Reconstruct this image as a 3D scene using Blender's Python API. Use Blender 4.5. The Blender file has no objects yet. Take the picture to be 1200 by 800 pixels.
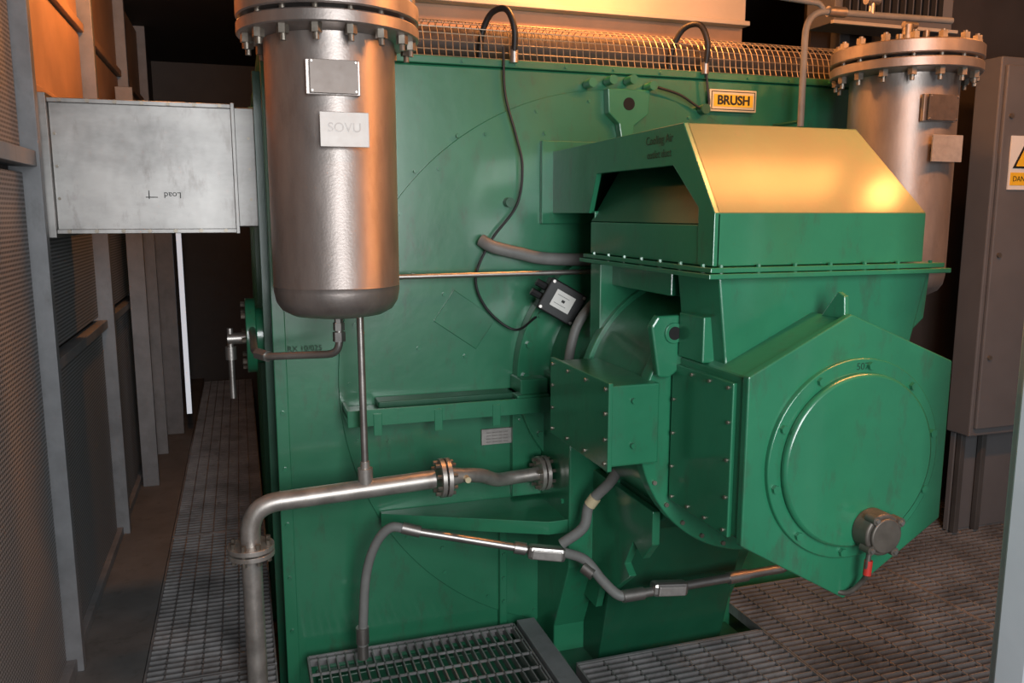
import bpy, bmesh, math, random
from mathutils import Vector, Matrix
random.seed(4)
S = bpy.context.scene
COL = S.collection
try:
    S.view_settings.view_transform = 'Standard'
    S.view_settings.look = 'None'
except Exception:
    pass

# ---------------------------------------------------------------- materials
def mat(name, col, rough=0.5, metal=0.0, noise=0.15, nscale=6.0, bump=0.0, bscale=60.0, col2=None, stretch=None, rvar=0.1, coat=0.0, grime=0.0, gcol=(0.05, 0.05, 0.035)):
    m = bpy.data.materials.new(name); m.use_nodes = True
    nt = m.node_tree; n = nt.nodes; l = nt.links
    b = n['Principled BSDF']
    tc = n.new('ShaderNodeTexCoord'); mp = n.new('ShaderNodeMapping')
    l.new(tc.outputs['Object'], mp.inputs['Vector'])
    if stretch: mp.inputs['Scale'].default_value = stretch
    nz = n.new('ShaderNodeTexNoise'); nz.inputs['Scale'].default_value = nscale
    nz.inputs['Detail'].default_value = 6; nz.inputs['Roughness'].default_value = 0.6
    l.new(mp.outputs[0], nz.inputs['Vector'])
    cr = n.new('ShaderNodeValToRGB')
    c2 = col2 if col2 else tuple(c*(1-noise*2) for c in col)
    cr.color_ramp.elements[0].position = 0.3; cr.color_ramp.elements[0].color = (*c2, 1)
    cr.color_ramp.elements[1].position = 0.65; cr.color_ramp.elements[1].color = (*col, 1)
    l.new(nz.outputs['Fac'], cr.inputs['Fac'])
    out = cr.outputs['Color']
    if grime > 0:
        n3 = n.new('ShaderNodeTexNoise'); n3.inputs['Scale'].default_value = 9; n3.inputs['Detail'].default_value = 9; n3.inputs['Roughness'].default_value = 0.72
        mp3 = n.new('ShaderNodeMapping'); mp3.inputs['Scale'].default_value = (1.6, 1.6, 0.6)
        l.new(tc.outputs['Object'], mp3.inputs[0]); l.new(mp3.outputs[0], n3.inputs['Vector'])
        r3 = n.new('ShaderNodeMapRange'); r3.inputs['From Min'].default_value = 0.54; r3.inputs['From Max'].default_value = 0.72; r3.inputs['To Max'].default_value = grime
        l.new(n3.outputs['Fac'], r3.inputs['Value'])
        mx = n.new('ShaderNodeMixRGB'); mx.inputs['Color2'].default_value = (*gcol, 1)
        l.new(r3.outputs[0], mx.inputs['Fac']); l.new(out, mx.inputs['Color1']); out = mx.outputs[0]
    l.new(out, b.inputs['Base Color'])
    mr = n.new('ShaderNodeMapRange'); mr.inputs['To Min'].default_value = max(0.03, rough-rvar); mr.inputs['To Max'].default_value = min(1, rough+rvar)
    l.new(nz.outputs['Fac'], mr.inputs['Value']); l.new(mr.outputs[0], b.inputs['Roughness'])
    b.inputs['Metallic'].default_value = metal
    if coat > 0:
        b.inputs['Coat Weight'].default_value = coat; b.inputs['Coat Roughness'].default_value = 0.14
    if bump > 0:
        n2 = n.new('ShaderNodeTexNoise'); n2.inputs['Scale'].default_value = bscale; n2.inputs['Detail'].default_value = 3
        l.new(tc.outputs['Object'], n2.inputs['Vector'])
        bp = n.new('ShaderNodeBump'); bp.inputs['Strength'].default_value = bump; bp.inputs['Distance'].default_value = 0.004
        l.new(n2.outputs['Fac'], bp.inputs['Height']); l.new(bp.outputs[0], b.inputs['Normal'])
    return m

GREEN = mat('green_paint', (0.024, 0.195, 0.096), 0.32, 0, 0.12, 2.5, 0.20, 26, coat=0.75, grime=0.5)
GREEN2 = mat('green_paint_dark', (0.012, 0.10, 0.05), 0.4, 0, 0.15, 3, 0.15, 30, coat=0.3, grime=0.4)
GREENF = mat('green_paint_face', (0.023, 0.185, 0.091), 0.35, 0, 0.16, 1.6, 0.22, 14, coat=0.7, grime=0.5)
DUSTY_GLOW = mat('green_paint_dusty_glow', (0.085, 0.11, 0.05), 0.42, 0, 0.12, 4, 0.12, 30, col2=(0.04, 0.12, 0.055), coat=0.25, grime=0.3, gcol=(.12, .09, .06))  # dust on green, with the orange lamplight on the slope put into the colour
STEEL = mat('stainless_steel', (0.48, 0.45, 0.42), 0.38, 0.88, 0.16, 5, 0.05, 120)
VESSEL = mat('brushed_vessel_steel', (0.45, 0.395, 0.365), 0.40, 0.82, 0.14, 4, 0.08, 150, stretch=(3, 3, 0.8), rvar=0.08, grime=0.4, gcol=(.20, .16, .13))
PIPE = mat('pickled_pipe_steel', (0.54, 0.50, 0.46), 0.40, 0.70, 0.18, 14, 0.05, 90, grime=0.5, gcol=(.2, .15, .1))
DUCT = mat('galvanised_duct', (0.40, 0.385, 0.37), 0.44, 0.86, 0.26, 2.6, 0.55, 6, stretch=(1, 1, 2.0), rvar=0.12, grime=0.55, gcol=(.14, .12, .11))
GALV = mat('galvanised_grating', (0.34, 0.33, 0.33), 0.5, 0.45, 0.25, 5, grime=0.6, gcol=(.10, .075, .06))
BOLT = mat('bolt_zinc', (0.33, 0.29, 0.24), 0.4, 0.8, 0.2, 30)
BLACK = mat('black_rubber', (0.012, 0.012, 0.013), 0.5)
DARK = mat('dark_void', (0.008, 0.008, 0.008), 0.9)
GREYH = mat('grey_conduit', (0.20, 0.20, 0.19), 0.55, 0, 0.1, 20)
FRAME = mat('grey_frame_paint', (0.22, 0.225, 0.235), 0.5, 0.1, 0.15, 8, grime=.3)
FRAMED = mat('dark_frame_paint', (0.075, 0.073, 0.072), 0.55, 0.1, 0.12, 8)
WPAINT = mat('white_post_paint', (0.60, 0.63, 0.66), 0.45, 0, 0.04, 6)
BROWN = mat('enclosure_wall_paint', (0.065, 0.052, 0.046), 0.6, 0, 0.15, 3)
LINER_GLOW = mat('upper_liner_paint_glow', (0.44, 0.26, 0.16), 0.6, 0, 0.14, 3)  # brown liner colour with the orange lamp glow mixed into it
CREAM = mat('cream_panel_paint', (0.48, 0.43, 0.36), 0.5, 0, 0.08, 3)
CABP = mat('cabinet_paint', (0.125, 0.123, 0.127), 0.5, 0, 0.06, 5)
CEIL = mat('ceiling_paint', (0.05, 0.042, 0.036), 0.8)
DARKF = mat('dark_floor', (0.02, 0.02, 0.02), 0.8)
FLOORM = mat('floor_plate', (0.16, 0.158, 0.155), 0.65, 0.1, 0.15, 6, grime=.5)
PLATE = mat('engraved_plate', (0.40, 0.37, 0.345), 0.45, 0.4, 0.10, 40)
PLATEM = mat('engraved_plate_marks', (0.22, 0.195, 0.18), 0.4, 0.5, 0.08, 40)
PLATED = mat('engraved_plate_dark', (0.15, 0.125, 0.11), 0.42, 0.6, 0.1, 40)
GOLD = mat('gold_plate', (0.72, 0.60, 0.38), 0.4, 0.2, 0.05, 20)
WHITE = mat('white_label', (0.75, 0.74, 0.70), 0.5, 0, 0.02)
YEL = mat('warning_yellow', (0.85, 0.50, 0.03), 0.5, 0, 0.02)
RED = mat('red_sleeve', (0.5, 0.03, 0.02), 0.5, 0, 0.05)
INK = mat('black_ink', (0.01, 0.01, 0.01), 0.6)
CHALK = mat('marker_ink', (0.008, 0.055, 0.03), 0.6)
CAGE = mat('cage_wire', (0.42, 0.35, 0.26), 0.45, 0.6, 0.1, 20)
CASTG = mat('cast_grey_box', (0.15, 0.13, 0.11), 0.5, 0.5, 0.15, 25)

def perf():
    m = bpy.data.materials.new('perforated_liner'); m.use_nodes = True
    n = m.node_tree.nodes; l = m.node_tree.links; b = n['Principled BSDF']
    tc = n.new('ShaderNodeTexCoord'); v = n.new('ShaderNodeTexVoronoi'); mp = n.new('ShaderNodeMapping')
    mp.inputs['Scale'].default_value = (0, 1, 1)
    v.inputs['Scale'].default_value = 70; v.inputs['Randomness'].default_value = 0.0
    l.new(tc.outputs['Object'], mp.inputs[0]); l.new(mp.outputs[0], v.inputs['Vector'])
    cr = n.new('ShaderNodeValToRGB')
    cr.color_ramp.elements[0].position = 0.26; cr.color_ramp.elements[0].color = (0.025, 0.025, 0.025, 1)
    cr.color_ramp.elements[1].position = 0.38; cr.color_ramp.elements[1].color = (0.27, 0.275, 0.285, 1)
    l.new(v.outputs['Distance'], cr.inputs['Fac']); l.new(cr.outputs[0], b.inputs['Base Color'])
    b.inputs['Roughness'].default_value = 0.6; b.inputs['Metallic'].default_value = 0.1
    return m
PERF = perf()
def emis(name, col, st):
    m = bpy.data.materials.new(name); m.use_nodes = True
    b = m.node_tree.nodes['Principled BSDF']
    b.inputs['Base Color'].default_value = (*col, 1)
    b.inputs['Emission Color'].default_value = (*col, 1); b.inputs['Emission Strength'].default_value = st
    return m
DAY = emis('daylight_gap', (0.80, 0.86, 0.95), 0.5)
LAMPM = emis('sodium_lamp_glass', (1.0, 0.42, 0.12), 6)

# ---------------------------------------------------------------- helpers
def group(name):
    e = bpy.data.objects.new(name, None); COL.objects.link(e); e.empty_display_size = 0.1
    return e
def finish(bm, name, parent, material, smooth=False, bevel=0):
    bmesh.ops.recalc_face_normals(bm, faces=bm.faces)
    me = bpy.data.meshes.new(name); bm.to_mesh(me); bm.free()
    o = bpy.data.objects.new(name, me); COL.objects.link(o)
    if material: me.materials.append(material)
    if smooth:
        me.polygons.foreach_set('use_smooth', [True]*len(me.polygons))
        try:
            me.set_sharp_from_angle(angle=math.radians(35))
        except Exception: pass
    if bevel > 0:
        bv = o.modifiers.new('bevel', 'BEVEL'); bv.width = bevel; bv.segments = 2; bv.limit_method = 'ANGLE'
    if parent: o.parent = parent
    return o
def addbox(bm, x0, x1, y0, y1, z0, z1):
    v = [bm.verts.new(p) for p in ((x0,y0,z0),(x1,y0,z0),(x1,y1,z0),(x0,y1,z0),(x0,y0,z1),(x1,y0,z1),(x1,y1,z1),(x0,y1,z1))]
    for f in ((0,3,2,1),(4,5,6,7),(0,1,5,4),(1,2,6,5),(2,3,7,6),(3,0,4,7)):
        bm.faces.new([v[i] for i in f])
def box(name, parent, x0, x1, y0, y1, z0, z1, material, bevel=0.003):
    bm = bmesh.new(); addbox(bm, x0, x1, y0, y1, z0, z1)
    return finish(bm, name, parent, material, False, bevel)
def boxes(name, parent, lst, material, bevel=0):
    bm = bmesh.new()
    for b in lst: addbox(bm, *b)
    return finish(bm, name, parent, material, False, bevel)
def prism(name, parent, pts, axis, a0, a1, material, bevel=0.003):
    """polygon extruded. axis 'X': pts=(y,z); 'Y': pts=(x,z); 'Z': pts=(x,y)"""
    bm = bmesh.new()
    def mk(p, a):
        if axis == 'X': return (a, p[0], p[1])
        if axis == 'Y': return (p[0], a, p[1])
        return (p[0], p[1], a)
    A = [bm.verts.new(mk(p, a0)) for p in pts]; B = [bm.verts.new(mk(p, a1)) for p in pts]
    bm.faces.new(A); bm.faces.new(B)
    n = len(pts)
    for i in range(n): bm.faces.new((A[i], A[(i+1)%n], B[(i+1)%n], B[i]))
    return finish(bm, name, parent, material, False, bevel)
def addcyl(bm, p0, p1, r0, r1=None, seg=24):
    p0 = Vector(p0); p1 = Vector(p1); r1 = r0 if r1 is None else r1
    d = (p1-p0).normalized()
    u = d.orthogonal().normalized(); w = d.cross(u)
    A = []; B = []
    for i in range(seg):
        a = 2*math.pi*i/seg; q = u*math.cos(a)+w*math.sin(a)
        A.append(bm.verts.new(p0+q*r0)); B.append(bm.verts.new(p1+q*r1))
    bm.faces.new(A); bm.faces.new(B)
    for i in range(seg): bm.faces.new((A[i], A[(i+1)%seg], B[(i+1)%seg], B[i]))
def cyl(name, parent, p0, p1, r, material, r1=None, seg=48, bevel=0.0):
    bm = bmesh.new(); addcyl(bm, p0, p1, r, r1, seg)
    return finish(bm, name, parent, material, True, bevel)
def cyls(name, parent, lst, material, seg=12):
    bm = bmesh.new()
    for c in lst: addcyl(bm, *c, seg=seg) if len(c) == 4 else addcyl(bm, c[0], c[1], c[2], None, seg)
    return finish(bm, name, parent, material, True)
def lathe(name, parent, prof, cx, cy, material, seg=64):
    bm = bmesh.new(); rings = []
    for r, z in prof:
        if r < 1e-5: rings.append([bm.verts.new((cx, cy, z))])
        else: rings.append([bm.verts.new((cx+r*math.cos(2*math.pi*i/seg), cy+r*math.sin(2*math.pi*i/seg), z)) for i in range(seg)])
    for a, b in zip(rings, rings[1:]):
        for i in range(seg):
            j = (i+1) % seg
            if len(a) == 1 and len(b) == 1: continue
            if len(a) == 1: bm.faces.new((a[0], b[i], b[j]))
            elif len(b) == 1: bm.faces.new((a[i], a[j], b[0]))
            else: bm.faces.new((a[i], a[j], b[j], b[i]))
    return finish(bm, name, parent, material, True)
def crom(pts, n=8):
    P = [Vector(p) for p in pts]
    if len(P) < 3: return P
    out = []
    E = [P[0]*2-P[1]] + P + [P[-1]*2-P[-2]]
    for i in range(1, len(E)-2):
        a, b, c, d = E[i-1], E[i], E[i+1], E[i+2]
        for k in range(n):
            t = k/n
            out.append(0.5*((2*b)+(c-a)*t+(2*a-5*b+4*c-d)*t*t+(3*b-a-3*c+d)*t**3))
    out.append(P[-1]); return out
def tube(name, parent, pts, r, material, smooth=True):
    q = crom(pts) if smooth else [Vector(p) for p in pts]
    cu = bpy.data.curves.new(name, 'CURVE'); cu.dimensions = '3D'
    sp = cu.splines.new('POLY'); sp.points.add(len(q)-1)
    for i, p in enumerate(q): sp.points[i].co = (*p, 1)
    cu.bevel_depth = r; cu.bevel_resolution = 5; cu.use_fill_caps = True
    cu.materials.append(material)
    o = bpy.data.objects.new(name, cu); COL.objects.link(o)
    if parent: o.parent = parent
    for s_ in cu.splines: s_.use_smooth = True
    return o
def fillet(pts, rad=0.05, n=6):
    P = [Vector(p) for p in pts]; out = [P[0]]
    for a, b, c in zip(P, P[1:], P[2:]):
        d1 = (a-b); d2 = (c-b); rr = min(rad, d1.length*0.48, d2.length*0.48)
        s = b+d1.normalized()*rr; e = b+d2.normalized()*rr
        for k in range(n+1):
            t = k/n; out.append(s*(1-t)**2+b*2*t*(1-t)+e*t*t)
    out.append(P[-1]); return out
def fl_x(name, parent, x, y, z, r, rp, thick, material, nb=8):
    bm = bmesh.new()
    addcyl(bm, (x-thick-0.003, y, z), (x-0.003, y, z), r, None, 32)
    addcyl(bm, (x+0.003, y, z), (x+thick+0.003, y, z), r, None, 32)
    finish(bm, name, parent, material, True, 0.001)
    L = []
    for i in range(nb):
        a = 2*math.pi*(i+.5)/nb; yy = y+math.cos(a)*r*.8; zz = z+math.sin(a)*r*.8
        L.append(((x-thick-.02, yy, zz), (x+thick+.02, yy, zz), r*.11))
    cyls(name+'_bolts', parent, L, BOLT, 6)
def fl_z(name, parent, x, y, z, r, thick, material, nb=8):
    bm = bmesh.new()
    addcyl(bm, (x, y, z-thick-0.003), (x, y, z-0.003), r, None, 32)
    addcyl(bm, (x, y, z+0.003), (x, y, z+thick+0.003), r, None, 32)
    finish(bm, name, parent, material, True, 0.001)
    L = []
    for i in range(nb):
        a = 2*math.pi*(i+.5)/nb; xx = x+math.cos(a)*r*.8; yy = y+math.sin(a)*r*.8
        L.append(((xx, yy, z-thick-.02), (xx, yy, z+thick+.02), r*.11))
    cyls(name+'_bolts', parent, L, BOLT, 6)
def text(name, parent, s, loc, size, rot, material, ext=0.0008):
    c = bpy.data.curves.new(name, 'FONT'); c.body = s; c.size = size; c.extrude = ext
    c.align_x = 'CENTER'; c.align_y = 'CENTER'; c.materials.append(material)
    o = bpy.data.objects.new(name, c); COL.objects.link(o); o.location = loc; o.rotation_euler = rot
    if parent: o.parent = parent
    return o
R_F = (math.pi/2, 0, 0); R_L = (math.pi/2, 0, -math.pi/2)

DECK = 0.27
# ---------------------------------------------------------------- room shell
box('floor', None, -0.9, 5.0, -1.0, 9.0, -0.35, -0.30, DARKF, 0)
box('ceiling', None, -0.9, 5.0, 0.0, 9.0, 3.30, 3.36, CEIL, 0)
box('wall_left', None, -0.76, -0.70, 0.6, 9.0, -0.30, 3.30, BROWN, 0)
box('wall_back', None, -0.70, 5.0, 8.6, 8.66, -0.30, 3.30, FRAMED, 0)
box('wall_right', None, 4.6, 4.66, 0.6, 9.0, -0.30, 3.30, BROWN, 0)
g = group('acoustic_wall_panels')
boxes('perforated_panels', g, [(-0.70, -0.655, 1.80, 3.06, DECK, 2.03), (-0.70, -0.655, 1.80, 3.06, 2.11, 3.25),
      (-0.70, -0.66, 3.16, 4.40, DECK, 1.33), (-0.70, -0.66, 4.52, 5.73, DECK, 1.33), (-0.70, -0.66, 5.84, 7.03, DECK, 1.33), (-0.70, -0.66, 7.14, 8.5, DECK, 1.33),
      (-0.70, -0.67, 3.16, 4.40, 1.40, 2.30), (-0.70, -0.67, 4.52, 5.73, 1.40, 2.30), (-0.70, -0.67, 5.84, 7.03, 1.40, 2.30)], PERF, 0.002)
boxes('posts', g, [(-0.70, -0.605, y, y+w, DECK, 3.30) for y, w in ((1.7, .06), (3.08, .045), (4.43, .05), (5.75, .05), (7.05, .05))], FRAME, 0.003)
L = []
for a, b in ((3.125, 4.43), (4.48, 5.75), (5.80, 7.05), (7.10, 8.55)):
    for z in (DECK, 1.34): L.append((-0.69, -0.635, a, b, z, z+0.04))
L.append((-0.69, -0.615, 1.76, 3.08, 2.05, 2.10)); L.append((-0.69, -0.625, 1.76, 3.08, DECK, DECK+.05))
boxes('rails', g, L, FRAME, 0.002)
L = []
for a, b in ((3.14, 4.42), (4.49, 5.74), (5.81, 7.04)):
    L.append((-0.70, -0.66, a+.03, b-.03, 2.35, 2.72)); L.append((-0.70, -0.66, a+.03, b-.03, 2.78, 3.25))
    L.append((-0.69, -0.64, a, b, 2.73, 2.77)); L.append((-0.69, -0.64, a, b, 2.30, 2.345))
boxes('upper_panels', g, L, LINER_GLOW, 0.004)
box('trim_1', None, -0.70, -0.40, 1.0, 8.6, DECK-0.03, DECK, FLOORM, 0.002)
g = group('aisle_partition')
boxes('posts', g, [(-0.62, -0.46, 6.43, 6.48, DECK, 2.6), (-0.62, -0.53, 5.2, 5.24, DECK, 2.6), (-0.60, -0.53, 5.9, 5.94, DECK, 2.6)], FRAME, 0.003)
box('daylight_gap', g, -0.432, -0.398, 6.42, 6.44, DECK+.15, 2.5, DAY, 0)

# ---------------------------------------------------------------- gratings
def grating(name, x0, x1, y0, y1, z, px, py, along='X'):
    L = []; t = 0.0055; h = 0.026
    x = x0
    while x <= x1+1e-6:
        L.append((x-t/2, x+t/2, y0, y1, z-h*(1 if along == 'Y' else .35), z)); x += px
    y = y0
    while y <= y1+1e-6:
        L.append((x0, x1, y-t/2, y+t/2, z-h*(1 if along == 'X' else .35), z)); y += py
    for b in ((x0-.006, x0, y0, y1), (x1, x1+.006, y0, y1), (x0, x1, y0-.006, y0), (x0, x1, y1, y1+.006)):
        L.append((*b, z-.04, z+.002))
    return boxes(name, None, L, GALV)
for a, b in ((1.2, 2.9), (2.92, 4.3), (4.32, 5.8), (5.82, 8.4)):
    grating('floor_grating', -0.39, 0.05, a, b, DECK, 0.063, 0.038)
grating('floor_grating', 0.17, 0.97, 1.9, 2.92, DECK, 0.033, 0.10, 'Y')
grating('floor_grating', 1.10, 1.885, 1.2, 2.56, DECK, 0.10, 0.033)
grating('floor_grating', 1.90, 2.77, 1.2, 2.91, DECK, 0.10, 0.033)
grating('floor_grating', 2.785, 4.4, 1.2, 3.5, DECK, 0.10, 0.033)
g = group('grating_support_beam')
boxes('beams', g, [(0.985, 1.06, 1.9, 2.92, 0.10, 0.285), (-0.40, 0.14, 1.6, 1.66, -.3, .22), (1.10, 1.88, 2.568, 2.578, .1, .27)], FRAME, 0.003)
boxes('legs', g, [(x, x+.06, y, y+.06, -.3, .225) for x in (-.3, .3, .8, 1.3, 2.0, 3.0, 4.0) for y in (1.3, 2.3)], FRAME, 0.003)

# ---------------------------------------------------------------- generator
G = group('generator')
box('body', G, 0.11, 2.75, 3.0, 6.2, -0.30, 2.43, GREENF, 0.008)
box('top_rim', G, 0.09, 2.77, 2.985, 6.2, 2.43, 2.457, GREENF, 0.003)
box('left_corner_flange', G, 0.095, 0.14, 2.985, 3.03, -0.3, 2.43, GREENF, 0.003)
boxes('side_ribs', G, [(0.07, 0.11, y, y+.02, -0.2, 2.40) for y in (3.16, 4.2, 4.7, 5.2, 5.7)], GREEN2, 0.002)
cyl('end_cover_disc', G, (1.41, 3.005, 1.28), (1.41, 2.99, 1.28), 1.09, GREENF, seg=128, bevel=0.002)
cyls('end_cover_bolts', G, [((1.41+1.05*math.cos(a), 2.992, 1.28+1.05*math.sin(a)), (1.41+1.05*math.cos(a), 2.984, 1.28+1.05*math.sin(a)), .007)
      for a in [math.radians(d) for d in range(0, 360, 12)]], GREEN, 6)
L = [((.118, 2.987, z), (.118, 2.978, z), .008) for z in [0.35+.21*i for i in range(10)]]
L += [((x, 2.985, 2.443), (x, 2.977, 2.443), .006) for x in [.2+.2*i for i in range(13)]]
L += [((1.07, 2.956, z), (1.07, 2.945, z), .008) for z in (.84, .94, 1.04, 1.12)] + [((1.01, 2.956, z), (1.01, 2.945, z), .006) for z in (.86, 1.1)]
L += [((.945, 2.966, z), (.945, 2.957, z), .008) for z in (.35, .45, .55, .65)]
L += [((x, 2.99, z), (x, 2.981, z), .008) for x, z in ((.62, 1.40), (.80, 1.36), (.72, 1.60), (.5, 1.05), (.70, .60), (.62, 2.05), (.78, 2.18), (1.12, 2.2), (2.2, 2.15), (2.1, 2.2))]
cyls('face_bolts', G, L, GREEN, 6)
o = boxes('face_access_plate', G, [(-.10, .10, -.004, .004, -.07, .07)], GREENF, 0.002)
o.location = (0.80, 2.988, 1.50); o.rotation_euler = (0, math.radians(35), 0)
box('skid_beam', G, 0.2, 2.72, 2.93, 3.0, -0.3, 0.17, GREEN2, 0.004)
boxes('upper_shelf', G, [(0.33, 1.09, 2.84, 2.985, 1.185, 1.197), (0.33, 1.09, 2.83, 2.842, 1.155, 1.215), (0.33, 0.342, 2.84, 2.985, 1.165, 1.215)], GREEN, 0.002)
boxes('upper_shelf_tray', G, [(0.45, 1.0, 2.90, 2.985, 1.20, 1.225)], GREEN2, 0.004)
boxes('shelf_tabs', G, [(x, x+.03, 2.826, 2.832, 1.12, 1.20) for x in (.42, .64, .86)], GREEN, 0.002)
boxes('shelf_end_block', G, [(0.98, 1.09, 2.86, 2.985, 1.215, 1.28), (0.96, 1.09, 2.84, 2.99, 1.205, 1.225)], GREEN, 0.005)
boxes('face_handle', G, [(1.005, 1.04, 2.94, 2.99, 1.30, 1.335)], GREEN, 0.006)
prism('lower_shelf', G, [(0.46, 2.985), (0.46, 2.955), (1.03, 2.68), (1.12, 2.68), (1.12, 2.985)], 'Z', 0.765, 0.780, GREEN, 0.002)
prism('lower_shelf_lip', G, [(0.46, 2.955), (1.03, 2.68), (1.12, 2.68), (1.12, 2.67), (1.025, 2.67), (0.455, 2.945)], 'Z', 0.735, 0.785, GREEN, 0.002)
boxes('face_ribs', G, [(0.93, 0.96, 2.965, 2.99, -0.1, 0.75), (0.98, 1.10, 2.955, 2.992, 0.79, 1.15)], GREEN, 0.003)
prism('bearing_pedestal', G, [(3.0, 1.30), (2.72, 1.30), (2.66, 1.05), (2.66, 0.60), (2.80, 0.30), (2.80, -0.30), (3.0, -0.30)], 'X', 1.10, 1.90, GREEN, 0.006)
cyls('pedestal_bolts', G, [((1.101, y, z), (1.090, y, z), .010) for y in (2.74, 2.94) for z in (1.08, 1.20)] + [((1.101, 2.72, z), (1.09, 2.72, z), .010) for z in (.62, .84)], GREEN, 6)
cyl('bearing_flange', G, (1.49, 2.99, 1.28), (1.49, 2.93, 1.28), 0.50, GREEN, seg=96, bevel=0.004)
cyl('bearing_housing', G, (1.49, 2.93, 1.28), (1.49, 2.5, 1.28), 0.37, GREEN, r1=0.33, seg=96)
cyls('bearing_flange_bolts', G, [((1.49+.47*math.cos(a), 2.935, 1.28+.47*math.sin(a)), (1.49+.47*math.cos(a), 2.915, 1.28+.47*math.sin(a)), .013)
      for a in [math.radians(d) for d in range(0, 360, 15)]], GREEN, 6)
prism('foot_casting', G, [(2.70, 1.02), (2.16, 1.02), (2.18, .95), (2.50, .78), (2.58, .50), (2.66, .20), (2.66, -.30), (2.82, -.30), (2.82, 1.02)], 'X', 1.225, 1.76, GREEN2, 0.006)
prism('stepped_foot_plate', G, [(2.70, 0.97), (2.20, 0.97), (2.20, .86), (2.26, .79), (2.33, .82), (2.39, .72), (2.35, .69), (2.48, .58), (2.56, .61), (2.62, .45), (2.82, .45), (2.82, 0.97)], 'X', 1.195, 1.222, GREEN, 0.003)
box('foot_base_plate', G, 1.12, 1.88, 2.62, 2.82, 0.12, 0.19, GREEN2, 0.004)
prism('lifting_bracket', G, [(1.36, 2.37), (1.54, 2.37), (1.535, 2.28), (1.475, 2.235), (1.47, 2.19), (1.42, 2.185), (1.41, 2.24), (1.365, 2.28)], 'Y', 2.95, 2.99, GREEN, 0.004)
cyl('bracket_bore_shade', G, (1.45, 2.951, 2.315), (1.45, 2.9485, 2.315), 0.024, DARK, seg=32)  # dark disc laid on the plate for the shaded hole; nothing is cut
cyls('bracket_studs', G, [((x, 2.99, z), (x, 2.93, z), .017) for x, z in ((1.29, 2.385), (1.375, 2.40), (1.46, 2.405), (1.545, 2.385))], GREEN, 16)
cyl('side_flange', G, (0.11, 3.32, 1.43), (0.045, 3.32, 1.43), 0.11, GREEN, bevel=.003)
cyl('side_flange_cover', G, (0.045, 3.32, 1.43), (0.008, 3.32, 1.43), 0.145, GREEN, bevel=.003)
cyls('side_flange_bolts', G, [((0.01, 3.32+.122*math.cos(a), 1.43+.122*math.sin(a)), (-0.008, 3.32+.122*math.cos(a), 1.43+.122*math.sin(a)), .011) for a in [math.radians(d) for d in range(0, 360, 45)]], BOLT, 6)
cyls('side_valve', G, [((0.015, 3.25, 1.43), (-0.06, 3.25, 1.43), .022), ((-0.05, 3.25, 1.47), (-0.05, 3.25, 1.20), .011), ((-0.05, 3.25, 1.40), (-0.05, 3.25, 1.35), .02)], STEEL, 16)
box('maker_plate', G, 1.82, 2.037, 2.975, 2.99, 2.306, 2.392, GOLD, 0.002)
boxes('maker_plate_border', G, [(1.827, 2.03, 2.9735, 2.9752, 2.313, 2.316), (1.827, 2.03, 2.9735, 2.9752, 2.382, 2.385), (1.827, 1.830, 2.9735, 2.9752, 2.313, 2.385), (2.027, 2.03, 2.9735, 2.9752, 2.313, 2.385)], INK)
boxes('maker_plate_band', G, [(1.838, 2.02, 2.9735, 2.9752, 2.325, 2.373)], YEL)
text('maker_plate_lettering', G, 'BRUSH', (1.929, 2.972, 2.349), 0.050, R_F, INK, 0.0015).data.offset = 0.0012
box('rating_plate', G, 0.86, 0.985, 2.976, 2.99, 1.005, 1.067, PLATE, 0.001)
for i in range(4):
    text('rating_text_%d' % i, G, 'xxxx xxxxx xxx xxxx', (0.922, 2.9745, 1.054-i*.0125), 0.010, R_F, PLATEM, 0.0002)
text('chalk_mark', G, 'RX 10/025', (0.205, 2.9835, 1.42), 0.028, R_F, CHALK, 0.0002)

# ---------------------------------------------------------------- exciter
E = group('exciter_housing')
CX, CZ = 1.49, 1.28
hexp = [(1.18, 1.07), (1.18, 1.495), (1.47, 1.635), (1.80, 1.50), (1.80, 1.07), (1.50, 0.885)]
prism('hex_body', E, hexp, 'Y', 1.715, 2.08, GREEN, 0.006)
def scl(p, k): return [(CX+(x-CX)*k, 1.27+(z-1.27)*k) for x, z in p]
prism('hex_front_flange', E, scl(hexp, 1.03), 'Y', 1.69, 1.715, GREEN, 0.004)
cyl('cover_ring', E, (1.497, 1.692, 1.265), (1.497, 1.676, 1.265), 0.268, GREEN, seg=96, bevel=0.003)
cyl('cover_disc', E, (1.497, 1.678, 1.265), (1.497, 1.655, 1.265), 0.232, GREEN, seg=96, bevel=0.008)
cyls('cover_bolts', E, [((1.497+.25*math.cos(a), 1.678, 1.265+.25*math.sin(a)), (1.497+.25*math.cos(a), 1.665, 1.265+.25*math.sin(a)), .011)
      for a in [math.radians(d) for d in range(12, 372, 36)]], GREEN, 6)
text('cover_mark', E, '507', (1.50, 1.6755, 1.512), 0.026, R_F, CHALK, 0.0002)
box('side_cover_panel', E, 1.168, 1.182, 1.75, 2.06, 1.065, 1.475, GREEN, 0.003)
L = []
for y in (1.77, 1.86, 1.95, 2.04):
    for z in (1.08, 1.46): L.append(((1.17, y, z), (1.163, y, z), .005))
for z in (1.17, 1.27, 1.37):
    for y in (1.765, 2.045): L.append(((1.17, y, z), (1.163, y, z), .005))
cyls('side_cover_screws', E, L, BOLT, 8)
cyl('drum_front_ring', E, (CX, 2.07, CZ), (CX, 2.12, CZ), 0.418, GREEN, seg=96, bevel=0.004)
cyl('drum', E, (CX, 2.12, CZ), (CX, 2.50, CZ), 0.398, GREEN, seg=96)
cyl('drum_rear_ring', E, (CX, 2.50, CZ), (CX, 2.54, CZ), 0.415, GREEN, seg=96, bevel=0.004)
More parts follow.
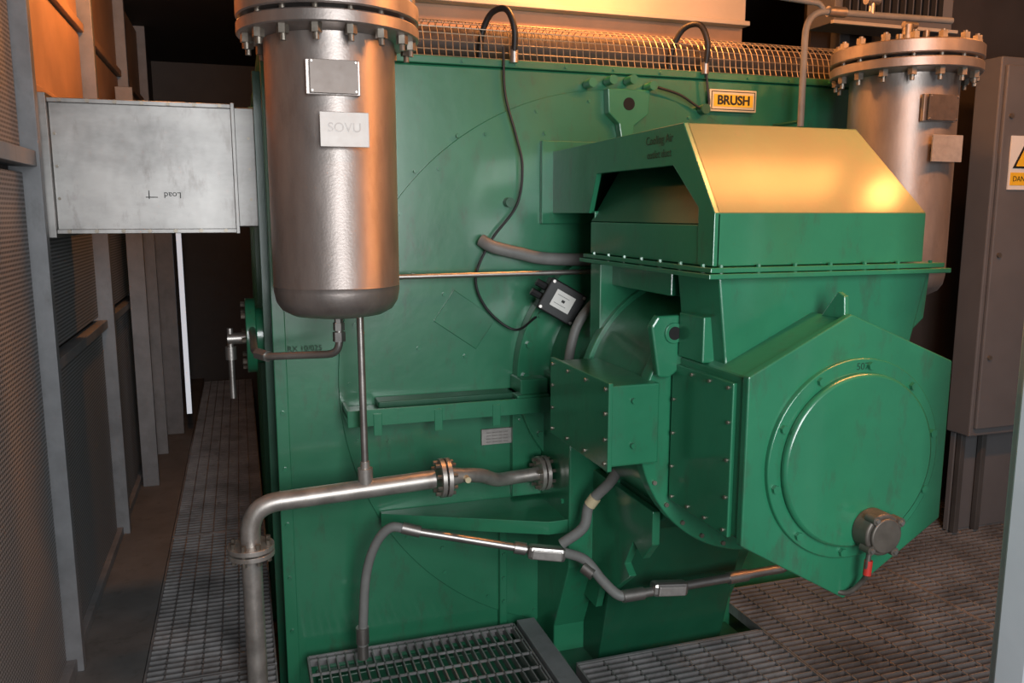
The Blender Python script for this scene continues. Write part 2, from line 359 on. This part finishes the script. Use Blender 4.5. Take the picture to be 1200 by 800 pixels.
cyls('drum_ring_screws', E, [((CX+.40*math.cos(a), 2.072, CZ+.40*math.sin(a)), (CX+.40*math.cos(a), 2.062, CZ+.40*math.sin(a)), .007)
      for a in [math.radians(d) for d in range(0, 360, 12)]], BOLT, 8)
box('terminal_box', E, 0.962, 1.115, 2.03, 2.46, 1.19, 1.425, GREEN, 0.006)
box('terminal_box_cover', E, 0.950, 0.964, 2.02, 2.47, 1.18, 1.435, GREEN, 0.003)
L = []
for y in (2.04, 2.18, 2.32, 2.45):
    for z in (1.20, 1.415): L.append(((.952, y, z), (.945, y, z), .006))
for z in (1.27, 1.345):
    for y in (2.04, 2.45): L.append(((.952, y, z), (.945, y, z), .006))
cyls('terminal_box_screws', E, L, BOLT, 8)
cyls('terminal_box_front_bolts', E, [((1.03, 2.032, z), (1.03, 2.018, z), .008) for z in (1.25, 1.38)], GREEN, 8)
prism('lifting_lug', E, [(1.085, 1.585), (1.105, 1.615), (1.205, 1.615), (1.228, 1.585), (1.18, 1.46), (1.145, 1.435), (1.11, 1.44)], 'Y', 2.035, 2.066, GREEN, 0.006)
cyl('lug_ring', E, (1.155, 2.036, 1.565), (1.155, 2.028, 1.565), 0.030, GREEN, seg=32, bevel=.002)
cyl('lug_eye_shade', E, (1.155, 2.0285, 1.565), (1.155, 2.0265, 1.565), 0.019, DARK, seg=32)  # flat black disc paints the shade of the eye, no opening
prism('apex_lug', E, [(1.71, 1.63), (1.715, 1.69), (1.74, 1.70), (1.80, 1.63)], 'X', 1.462, 1.478, GREEN, 0.003)
box('small_side_box', E, 1.168, 1.235, 1.90, 2.03, 1.50, 1.625, GREEN, 0.004)
bm = bmesh.new()
top = [(1.175, 1.845, 1.735), (1.86, 1.845, 1.735), (1.86, 2.06, 1.735), (1.175, 2.06, 1.735)]
bot = [(1.215, 1.845, 1.42), (1.785, 1.845, 1.42), (1.785, 2.06, 1.42), (1.215, 2.06, 1.42)]
T = [bm.verts.new(p) for p in top]; B = [bm.verts.new(p) for p in bot]
bm.faces.new(T); bm.faces.new(B)
for i in range(4): bm.faces.new((T[i], T[(i+1) % 4], B[(i+1) % 4], B[i]))
finish(bm, 'hood_neck', E, GREEN, False, 0.005)
prism('neck_gusset', E, [(1.81, 1.733), (1.88, 1.733), (1.87, 1.60), (1.81, 1.55)], 'Y', 1.86, 1.88, GREEN, 0.003)
boxes('hood_saddle', E, [(1.19, 1.80, 2.12, 2.56, 1.66, 1.733), (1.145, 1.84, 2.52, 2.60, 1.22, 1.733)], GREEN, 0.004)
cyl('cable_gland_box', E, (1.536, 1.656, 1.083), (1.536, 1.60, 1.083), 0.056, CASTG, seg=40, bevel=.005)
cyl('cable_gland_lid', E, (1.536, 1.60, 1.083), (1.536, 1.59, 1.083), 0.046, CASTG, seg=40, bevel=.003)
cyls('cable_gland_ears', E, [((1.536+.055*math.cos(a), 1.625, 1.083+.055*math.sin(a)), (1.536+.055*math.cos(a), 1.592, 1.083+.055*math.sin(a)), .012) for a in (.6, 2.2, 3.8, 5.3)], CASTG, 12)
cyls('cable_gland_screws', E, [((1.536+.055*math.cos(a), 1.595, 1.083+.055*math.sin(a)), (1.536+.055*math.cos(a), 1.587, 1.083+.055*math.sin(a)), .006) for a in (.6, 2.2, 3.8, 5.3)], STEEL, 8)
tube('gland_cable', E, [(1.52, 1.63, 1.03), (1.515, 1.63, .98), (1.525, 1.65, .94), (1.50, 1.68, .895), (1.46, 1.72, .90)], 0.007, CASTG)
cyl('gland_sleeve', E, (1.52, 1.63, 1.005), (1.517, 1.63, .965), .0105, RED, seg=12)

# ---------------------------------------------------------------- air hood
H = group('cooling_air_hood')
prism('side_arch_plate', H, [(2.99, 2.13), (2.0, 2.14), (1.83, 1.90), (1.83, 1.765), (1.905, 1.765), (1.91, 1.915), (2.05, 2.03), (2.56, 2.03), (2.62, 1.90), (2.99, 1.90)], 'X', 1.145, 1.163, GREEN, 0.002)
V = {'a': (1.155, 1.83, 1.765), 'b': (1.82, 1.83, 1.765), 'c': (1.82, 1.83, 1.90), 'd': (1.155, 1.83, 1.90),
     'e': (1.71, 2.0, 2.14), 'f': (1.155, 2.0, 2.14), 'g': (1.71, 2.99, 2.13), 'h': (1.155, 2.99, 2.13),
     'i': (1.82, 2.99, 1.90), 'j': (1.82, 2.6, 1.765), 'k': (1.82, 2.6, 1.90), 'l': (1.155, 2.6, 1.765), 'm': (1.155, 2.6, 1.90), 'n': (1.155, 2.99, 1.90)}
bm = bmesh.new(); vv = {k: bm.verts.new(p) for k, p in V.items()}
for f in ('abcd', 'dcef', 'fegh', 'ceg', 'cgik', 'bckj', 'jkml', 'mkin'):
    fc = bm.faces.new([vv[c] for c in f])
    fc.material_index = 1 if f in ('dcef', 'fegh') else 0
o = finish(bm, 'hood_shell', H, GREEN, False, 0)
o.data.materials.append(DUSTY_GLOW)
sm = o.modifiers.new('s', 'SOLIDIFY'); sm.thickness = 0.010; sm.offset = -1
bv = o.modifiers.new('bevel', 'BEVEL'); bv.width = 0.004; bv.segments = 2
box('side_band', H, 1.148, 1.160, 1.90, 2.61, 1.765, 1.87, GREEN, 0.002)
bm = bmesh.new()
q = [bm.verts.new(p) for p in ((1.155, 1.90, 1.87), (1.155, 2.61, 1.87), (1.30, 2.61, 2.11), (1.30, 1.98, 2.11))]
bm.faces.new(q); o = finish(bm, 'inner_baffle', H, GREEN2, False, 0)  # darker green puts the shadow inside the hood opening into the paint
sm = o.modifiers.new('s', 'SOLIDIFY'); sm.thickness = 0.006
box('base_flange', H, 1.115, 1.89, 1.795, 2.63, 1.735, 1.748, GREEN, 0.002)
box('upper_flange', H, 1.125, 1.875, 1.805, 2.62, 1.750, 1.763, GREEN, 0.002)
L = []
for i in range(7): L.append(((1.16+i*.112, 1.815, 1.736), (1.16+i*.112, 1.815, 1.770), .006))
for i in range(7): L.append(((1.135, 1.86+i*.115, 1.736), (1.135, 1.86+i*.115, 1.770), .006))
cyls('flange_bolts', H, L, GREEN, 6)
boxes('rear_mount_flange', H, [(1.10, 1.87, 2.965, 2.99, 1.86, 2.17)], GREEN, 0.003)
text('hand_lettering', H, 'Cooling Air', (1.1435, 2.13, 2.105), 0.034, R_L, CHALK, 0.0002)
text('hand_lettering_b', H, 'outlet duct', (1.1435, 2.13, 2.065), 0.032, R_L, CHALK, 0.0002)

# ---------------------------------------------------------------- vessels
def vessel(x, y):
    g = group('pressure_vessel')
    lathe('shell', g, [(0, 1.580), (.09, 1.582), (.14, 1.590), (.170, 1.607), (.186, 1.632), (.192, 1.665), (.192, 1.678), (.1932, 1.680), (.192, 1.682), (.192, 2.40)], x, y, VESSEL, 96)
    lathe('lower_flange', g, [(.19, 2.40), (.205, 2.405), (.262, 2.408), (.266, 2.412), (.266, 2.440), (.262, 2.444), (.1, 2.444)], x, y, VESSEL)
    lathe('upper_flange', g, [(.1, 2.456), (.262, 2.456), (.266, 2.460), (.266, 2.50), (.260, 2.505), (.12, 2.506), (.0, 2.506)], x, y, VESSEL)
    lathe('gasket', g, [(.2, 2.443), (.215, 2.443), (.215, 2.457), (.2, 2.457)], x, y, BLACK)
    L = []; N = []
    for i in range(16):
        a = 2*math.pi*(i+.35)/16; xx = x+.24*math.cos(a); yy = y+.24*math.sin(a)
        L.append(((xx, yy, 2.365), (xx, yy, 2.535), .0085))
        N.append(((xx, yy, 2.383), (xx, yy, 2.409), .017)); N.append(((xx, yy, 2.505), (xx, yy, 2.528), .017))
    cyls('studs', g, L, BOLT, 10); cyls('nuts', g, N, BOLT, 6)
    cyls('vent_nozzle', g, [((x, y, 2.50), (x, y, 2.56), .03), ((x, y, 2.56), (x, y, 2.60), .02), ((x+.07, y-.02, 2.50), (x+.07, y-.02, 2.58), .012), ((x-.02, y, 2.6), (x+.04, y, 2.6), .012), ((x-.08, y-.05, 2.50), (x-.08, y-.05, 2.55), .014)], BOLT, 16)
    box('name_plate_bracket', g, x-.09, x+.06, y-.2, y-.185, 2.225, 2.32, VESSEL, .002)
    box('name_plate', g, x-.08, x+.052, y-.215, y-.208, 2.228, 2.318, PLATED, .001)
    cyls('plate_posts', g, [((x-.05, y-.21, 2.27), (x-.05, y-.17, 2.27), .006), ((x+.03, y-.21, 2.27), (x+.03, y-.17, 2.27), .006), ((x-.03, y-.215, 2.13), (x-.03, y-.17, 2.13), .006), ((x+.05, y-.215, 2.13), (x+.05, y-.17, 2.13), .006)], STEEL, 8)
    box('tag_plate', g, x-.058, x+.078, y-.222, y-.215, 2.083, 2.178, PLATE, .001)
    cyls('plate_rivets', g, [((x+dx, y-.215, z), (x+dx, y-.218, z), .003) for dx in (-.074, .046) for z in (2.234, 2.312)], STEEL, 8)
    cyls('bottom_fitting', g, [((x, y, 1.585), (x, y, 1.55), .014), ((x, y, 1.56), (x, y, 1.535), .018)], STEEL, 6)
    return g
v1 = vessel(0.285, 2.6); vessel(2.43, 2.6)
text('tag_emboss', v1, 'SOVU', (.295, 2.3775, 2.135), 0.036, R_F, PLATEM, 0.0004)

# ---------------------------------------------------------------- pipes
P = group('cooling_water_pipe')
tube('riser', P, fillet([(-0.012, 2.75, -0.30), (-0.012, 2.75, 0.94), (0.62, 2.75, 0.965)], 0.10, 10), 0.033, PIPE, False)
fl_z('riser_flange', P, -0.012, 2.75, 0.785, 0.076, 0.016, PIPE)
tube('elbow_welds', P, [(0.088, 2.75, .944), (0.092, 2.75, .944)], 0.0345, PIPE, False)
fl_x('middle_flange', P, 0.655, 2.75, 0.967, 0.070, .03, 0.016, PIPE)
tube('offset_pipe', P, [(0.66, 2.75, 0.967), (0.72, 2.755, 0.967), (0.80, 2.78, 0.95), (0.87, 2.82, 0.915), (0.94, 2.85, 0.905), (1.06, 2.85, 0.912)], 0.026, PIPE)
cyl('reducer', P, (0.672, 2.75, .967), (0.72, 2.755, .967), 0.036, PIPE, r1=.027, seg=24)
fl_x('end_flange', P, 1.065, 2.85, 0.912, 0.066, .03, 0.015, PIPE)
cyl('plug', P, (0.73, 2.73, .965), (0.73, 2.70, .965), 0.011, GOLD, seg=12)
cyls('branch_boss', P, [((0.375, 2.75, .955), (0.375, 2.75, 1.03), .026), ((0.375, 2.75, 1.03), (0.375, 2.75, 1.055), .016)], PIPE, 20)
P = group('vessel_drain_tube')
tube('vertical_run', P, [(0.375, 2.75, 1.03), (0.372, 2.75, 1.62)], 0.0125, STEEL, False)
cyl('nut', P, (0.372, 2.75, 1.56), (0.372, 2.75, 1.59), .018, STEEL, seg=6)
tube('bent_run', P, fillet([(0.285, 2.6, 1.55), (0.285, 2.6, 1.46), (0.06, 2.74, 1.44), (0.03, 2.80, 1.45), (0.03, 3.22, 1.47)], 0.05), 0.0125, STEEL, False)
cyls('unions', P, [((0.285, 2.6, 1.50), (0.285, 2.6, 1.53), .02), ((0.07, 2.735, 1.441), (0.04, 2.78, 1.445), .02)], STEEL, 6)
P = group('instrument_tube')
tube('run', P, [(0.40, 2.90, 1.675), (1.32, 2.90, 1.678)], 0.0095, STEEL, False)
cyls('clips', P, [((.60, 2.90, 1.675), (.60, 2.985, 1.675), .008), ((1.22, 2.90, 1.675), (1.22, 2.985, 1.675), .008)], STEEL, 8)
P = group('overhead_tube')
tube('drop_leg', P, fillet([(2.14, 2.82, 2.24), (2.14, 2.82, 2.68), (2.86, 2.82, 2.69)], 0.10, 8), 0.013, GREYH, False)
tube('header', P, fillet([(1.2, 2.95, 2.80), (2.20, 2.82, 2.71), (2.22, 2.82, 2.685)], 0.03), 0.011, GREYH, False)
cyls('tee', P, [((2.24, 2.82, 2.683), (2.32, 2.82, 2.684), .02), ((2.45, 2.82, 2.685), (2.45, 2.82, 2.74), .013), ((2.42, 2.82, 2.74), (2.48, 2.82, 2.74), .018)], STEEL, 12)
cyls('wall_clip', P, [((2.14, 2.82, 2.26), (2.14, 2.99, 2.26), .007)], GREEN2, 8)

C = group('electrical_conduit')
tube('flex_drop', C, [(0.515, 2.74, .795), (0.46, 2.76, .80), (0.41, 2.78, .74), (0.375, 2.80, .62), (0.36, 2.80, .45), (0.355, 2.80, .34)], 0.017, GREYH)
tube('rigid_run', C, [(0.50, 2.74, .797), (0.96, 2.615, .705)], 0.0145, STEEL, False)
cyls('unions', C, [((0.50, 2.745, .80), (0.56, 2.725, .785), .021), ((0.88, 2.635, .721), (0.92, 2.625, .713), .022), ((0.355, 2.80, .42), (0.355, 2.80, .36), .024), ((0.355, 2.80, .35), (0.355, 2.80, .30), .020), ((1.10, 2.52, .665), (1.125, 2.49, .645), .022), ((1.20, 2.41, .59), (1.28, 2.41, .59), .022), ((1.62, 2.41, .595), (1.70, 2.41, .596), .022)], STEEL, 16)
def conduit_body(x, y, z, ln=.13, rot=0.0):
    o = box('conduit_body', C, -ln/2, ln/2, -.024, .024, -.026, .026, STEEL, .014)
    o.location = (x, y, z); o.rotation_euler = (0, .12, rot)
    o = box('conduit_body_cover', C, -ln*.38, ln*.38, -.031, -.024, -.017, .017, PLATE, .008)
    o.location = (x, y, z); o.rotation_euler = (0, .12, rot)
conduit_body(0.99, 2.60, .70, .14, -.25); conduit_body(1.38, 2.41, .594, .14)
tube('flex_link', C, [(1.05, 2.585, .70), (1.11, 2.53, .685), (1.15, 2.47, .63), (1.19, 2.42, .592), (1.24, 2.41, .59)], 0.018, GREYH)
tube('right_run', C, [(1.26, 2.41, .59), (1.85, 2.41, .60)], 0.0165, STEEL, False)
tube('run_hanger', C, [(1.80, 2.41, .60), (1.84, 2.41, .60), (1.88, 2.43, .60), (1.90, 2.50, .60), (1.90, 2.70, .60)], 0.0165, STEEL)
tube('upper_flex', C, [(1.20, 2.40, 1.12), (1.185, 2.48, .99), (1.13, 2.54, .89), (1.11, 2.55, .80), (1.04, 2.58, .735)], 0.019, GREYH)
cyl('tape', C, (1.143, 2.525, .915), (1.128, 2.538, .885), .0215, GOLD, seg=16)
tube('hose_to_hood', C, [(0.86, 2.97, 1.80), (0.90, 2.94, 1.775), (1.0, 2.93, 1.75), (1.12, 2.93, 1.728), (1.40, 2.92, 1.72)], 0.024, GREYH)
tube('flex_a', C, [(1.26, 2.72, 1.62), (1.20, 2.72, 1.565), (1.15, 2.72, 1.50), (1.125, 2.72, 1.42), (1.12, 2.74, 1.33)], 0.018, GREYH)
tube('flex_b', C, [(1.30, 2.74, 1.56), (1.25, 2.74, 1.50), (1.20, 2.74, 1.44), (1.17, 2.74, 1.36)], 0.018, GREYH)

J = group('junction_box')
J.location = (1.135, 2.86, 1.573); J.rotation_euler = (0, math.radians(30), math.radians(-8))
box('case', J, -.075, .075, -.03, .04, -.062, .062, BLACK, .006)
box('lid', J, -.077, .077, -.042, -.030, -.064, .064, BLACK, .006)
box('label', J, -.040, .040, -.0435, -.042, -.030, .035, WHITE, 0)
cyls('lid_screws', J, [((x, -.042, z), (x, -.047, z), .006) for x in (-.066, .066) for z in (-.053, .053)], STEEL, 8)
cyls('glands', J, [((-.075, 0, .02), (-.115, 0, .02), .014), ((-.075, 0, -.02), (-.115, 0, -.02), .014)], BLACK, 8)
boxes('mounting_stalk', J, [(-.03, .03, .04, .13, -.03, .03)], GREEN2, .002)
boxes('label_print', J, [(-.03, .02, -.0441, -.0434, z, z+.0015) for z in (-.015, .018)] + [(-.005, .008, -.0441, -.0434, -.002, .008)], INK)

W = group('sensor_cable')
tube('long_loop', W, [(.949, 2.97, 2.50), (.956, 2.97, 2.333), (.998, 2.965, 2.18), (1.02, 2.96, 2.07), (.998, 2.96, 1.93), (.898, 2.96, 1.80), (.836, 2.96, 1.66), (.88, 2.96, 1.54), (.983, 2.94, 1.46), (1.045, 2.87, 1.515)], 0.0048, BLACK)
tube('short_loop', W, [(1.79, 2.97, 2.50), (1.80, 2.965, 2.40), (1.81, 2.965, 2.33), (1.78, 2.965, 2.31), (1.68, 2.965, 2.36), (1.58, 2.965, 2.385)], 0.005, BLACK)
cyls('cable_boss', W, [((.97, 2.99, 1.94), (.97, 2.95, 1.94), .018), ((1.79, 2.99, 2.31), (1.79, 2.95, 2.31), .02)], GREEN2, 12)
for x in (0.93, 1.73):
    Hs = group('black_hose')
    tube('hose', Hs, [(x-.04, 3.08, 2.47), (x-.035, 3.06, 2.56), (x-.01, 3.02, 2.625), (x+.03, 2.97, 2.63), (x+.055, 2.95, 2.56), (x+.06, 2.968, 2.47)], 0.0115, BLACK)
    cyl('hose_end', Hs, (x+.06, 2.968, 2.49), (x+.06, 2.968, 2.445), .015, STEEL, seg=12)

# ---------------------------------------------------------------- mesh guard
bm = bmesh.new()
x0, x1, nx = 0.50, 2.55, 76
prof = [(3.0, 2.46)] + [(3.13-.12*math.cos(t), 2.485+.125*math.sin(t)) for t in [math.pi*i/12*.95 for i in range(0, 13)]]
rows = [[bm.verts.new((x0+(x1-x0)*i/nx, y, z)) for i in range(nx+1)] for y, z in prof]
for a, b in zip(rows, rows[1:]):
    for i in range(nx): bm.faces.new((a[i], a[i+1], b[i+1], b[i]))
o = finish(bm, 'wire_mesh_guard', None, CAGE)
wm = o.modifiers.new('w', 'WIREFRAME'); wm.thickness = 0.0042; wm.use_replace = True
cyl('air_header_tube', None, (0.50, 3.15, 2.535), (2.55, 3.15, 2.535), 0.06, BROWN, seg=32)

# ---------------------------------------------------------------- vent duct
D = group('ventilation_duct')
box('duct_body', D, -0.60, 0.0, 3.24, 3.85, 1.835, 2.285, DUCT, 0.004)
box('duct_end_section', D, 0.0, 0.10, 3.235, 3.86, 1.85, 2.28, DUCT, 0.004)
boxes('duct_flanges', D, [(-0.008, 0.006, 3.225, 3.87, 1.825, 2.295), (-0.625, -0.60, 3.215, 3.88, 1.815, 2.305), (-0.60, 0, 3.228, 3.24, 2.274, 2.290), (-0.60, 0, 3.228, 3.24, 1.828, 1.844), (0.085, 0.098, 3.222, 3.87, 1.84, 2.29)], DUCT, 0.002)
L = []
for i in range(7): L.append(((-.56+i*.086, 3.23, 2.282), (-.56+i*.086, 3.220, 2.282), .007)); L.append(((-.56+i*.086, 3.23, 1.837), (-.56+i*.086, 3.220, 1.837), .007))
for z in (1.95, 2.06, 2.17): L.append(((-.585, 3.24, z), (-.585, 3.233, z), .005)); L.append(((.05, 3.236, z), (.05, 3.23, z), .005))
cyls('duct_screws', D, L, BOLT, 8)
text('duct_mark', D, 'Load', (-.22, 3.2385, 1.965), 0.030, (math.pi/2, math.pi, 0), INK, 0.0002)
boxes('duct_pen_strokes', D, [(-.31, -.27, 3.2388, 3.2395, 1.955, 1.958), (-.30, -.297, 3.2388, 3.2395, 1.95, 1.98)], INK)

# ---------------------------------------------------------------- upper structure
U = group('roof_beam')
box('beam_web', U, 0.2, 2.25, 3.42, 3.50, 2.60, 2.74, LINER_GLOW, 0.003)
box('beam_upper_web', U, 0.2, 2.25, 3.40, 3.50, 2.76, 3.30, CREAM, 0.003)
boxes('beam_flange', U, [(0.2, 2.25, 3.36, 3.50, 2.74, 2.76)], CREAM, 0.003)
U = group('louvre_unit')
box('louvre_case', U, 2.62, 3.30, 3.25, 3.45, 2.76, 3.25, CABP, 0.004)
boxes('louvre_slats', U, [(2.66+.045*i, 2.685+.045*i, 3.235, 3.25, 2.80, 2.95) for i in range(13)], DARK, 0.001)
boxes('louvre_trim', U, [(2.60, 3.32, 3.23, 3.25, 2.75, 2.765)], CREAM, 0.001)

# ---------------------------------------------------------------- right side enclosure
box('wall_rear_right', None, 2.78, 4.6, 3.62, 3.68, -0.30, 3.30, BROWN, 0)
K = group('electrical_cabinet')
box('case', K, 3.40, 4.3, 3.04, 3.18, 0.80, 2.62, CABP, 0.006)
box('door', K, 3.42, 4.26, 3.02, 3.04, 0.84, 2.58, CABP, 0.006)
cyls('door_lock', K, [((3.46, 3.02, z), (3.46, 3.01, z), .012) for z in (1.2, 1.7, 2.35)], BOLT, 12)
boxes('stand', K, [(3.42, 3.45, 3.10, 3.13, DECK, .80), (3.56, 3.59, 3.10, 3.13, DECK, .80), (4.2, 4.23, 3.10, 3.13, DECK, .80)], FRAMED, .003)
boxes('lower_panel', K, [(3.42, 4.25, 3.14, 3.17, DECK, .80)], CABP, .003)
Wn = group('warning_sign')
box('board', Wn, 3.47, 3.66, 3.012, 3.018, 2.01, 2.26, WHITE, 0)
prism('triangle', Wn, [(3.49, 2.11), (3.64, 2.11), (3.565, 2.245)], 'Y', 3.008, 3.012, INK, 0)
prism('triangle_fill', Wn, [(3.506, 2.119), (3.624, 2.119), (3.565, 2.226)], 'Y', 3.006, 3.008, YEL, 0)
prism('bolt_symbol', Wn, [(3.572, 2.20), (3.55, 2.16), (3.565, 2.16), (3.558, 2.127), (3.582, 2.168), (3.568, 2.168), (3.582, 2.20)], 'Y', 3.004, 3.006, INK, 0)
box('caption_band', Wn, 3.48, 3.65, 3.010, 3.012, 2.03, 2.09, YEL, 0)
text('caption', Wn, 'DANGER', (3.565, 3.009, 2.06), 0.035, R_F, INK, 0.0003)
F = group('steel_frame')
boxes('uprights', F, [(2.86, 2.92, 3.5, 3.57, -.3, 3.3), (3.20, 3.24, 3.5, 3.57, -.3, 3.3)], FRAMED, .003)
boxes('crossbars', F, [(2.93, 3.40, 3.5, 3.55, 2.62, 2.66), (2.93, 3.40, 3.5, 3.55, .45, .50)], FRAMED, .003)
cyls('pulley', F, [((3.24, 3.48, 2.70), (3.24, 3.42, 2.70), .055), ((3.24, 3.42, 2.70), (3.24, 3.41, 2.70), .03), ((3.24, 3.5, 2.70), (3.24, 3.40, 2.70), .012)], CASTG, 24)
box('frame_side_box', F, 3.05, 3.15, 3.42, 3.5, 2.72, 2.95, CASTG, .004)
Dp = group('door_1')
box('jamb', Dp, 1.637, 1.75, 1.26, 1.34, -0.3, 3.3, WPAINT, .006)
box('jamb_stop', Dp, 1.66, 1.75, 1.34, 1.37, -0.3, 3.3, WPAINT, .004)

# ---------------------------------------------------------------- lamps
def area(name, loc, target, sx, sy, power, col, parent=None):
    d = bpy.data.lights.new(name, 'AREA'); d.shape = 'RECTANGLE'; d.size = sx; d.size_y = sy; d.energy = power; d.color = col
    o = bpy.data.objects.new(name, d); COL.objects.link(o); o.location = loc
    o.rotation_euler = (Vector(target)-Vector(loc)).to_track_quat('-Z', 'Y').to_euler()
    if parent: o.parent = parent
    return o
SOD = (1.0, 0.36, 0.09)
def lamp(x, y, power, r=0.07):
    g = group('bulkhead_lamp')
    cyl('base', g, (x, y, 3.30), (x, y, 3.24), .09, FRAME, seg=24)
    d = bpy.data.lights.new('sodium_light', 'POINT'); d.energy = power; d.color = SOD; d.shadow_soft_size = r
    o = bpy.data.objects.new('sodium_light', d); COL.objects.link(o); o.location = (x, y, 3.10); o.parent = g
    lathe('globe_guard', g, [(.08, 3.24), (.085, 3.235), (.085, 3.22), (.075, 3.22)], x, y, LAMPM, 24)
lamp(2.80, 1.5, 46); lamp(1.35, 3.0, 66); lamp(-0.25, 3.9, 42); lamp(3.3, 2.6, 6)
BL = group('slope_glow_rig')  # unseen strip light, added to spread an orange reflection over the hood slope
box('slope_glow_case', BL, 1.60, 2.60, 1.44, 1.60, 3.23, 3.30, FRAME, .004)
area('slope_glow_light', (2.10, 1.52, 3.20), (2.10, 1.52, 0), 1.0, 0.16, 36, SOD, BL)

area('doorway_daylight', (0.55, -1.3, 2.15), (1.15, 3, 1.25), 1.3, 1.8, 116, (0.95, 0.98, 1.0))

w = bpy.data.worlds.new('World'); S.world = w; w.use_nodes = True
bg = w.node_tree.nodes['Background']; bg.inputs[0].default_value = (0.82, 0.88, 1.0, 1); bg.inputs[1].default_value = 0.16

# ---------------------------------------------------------------- camera
cd = bpy.data.cameras.new('Camera'); cam = bpy.data.objects.new('Camera', cd); COL.objects.link(cam)
cam.location = (0, 0, 1.9); cd.lens = 28.8; cd.sensor_width = 36; cd.clip_start = 0.05
cam.rotation_euler = (math.pi/2-math.radians(8.9), 0, -math.radians(18.3))
S.camera = cam
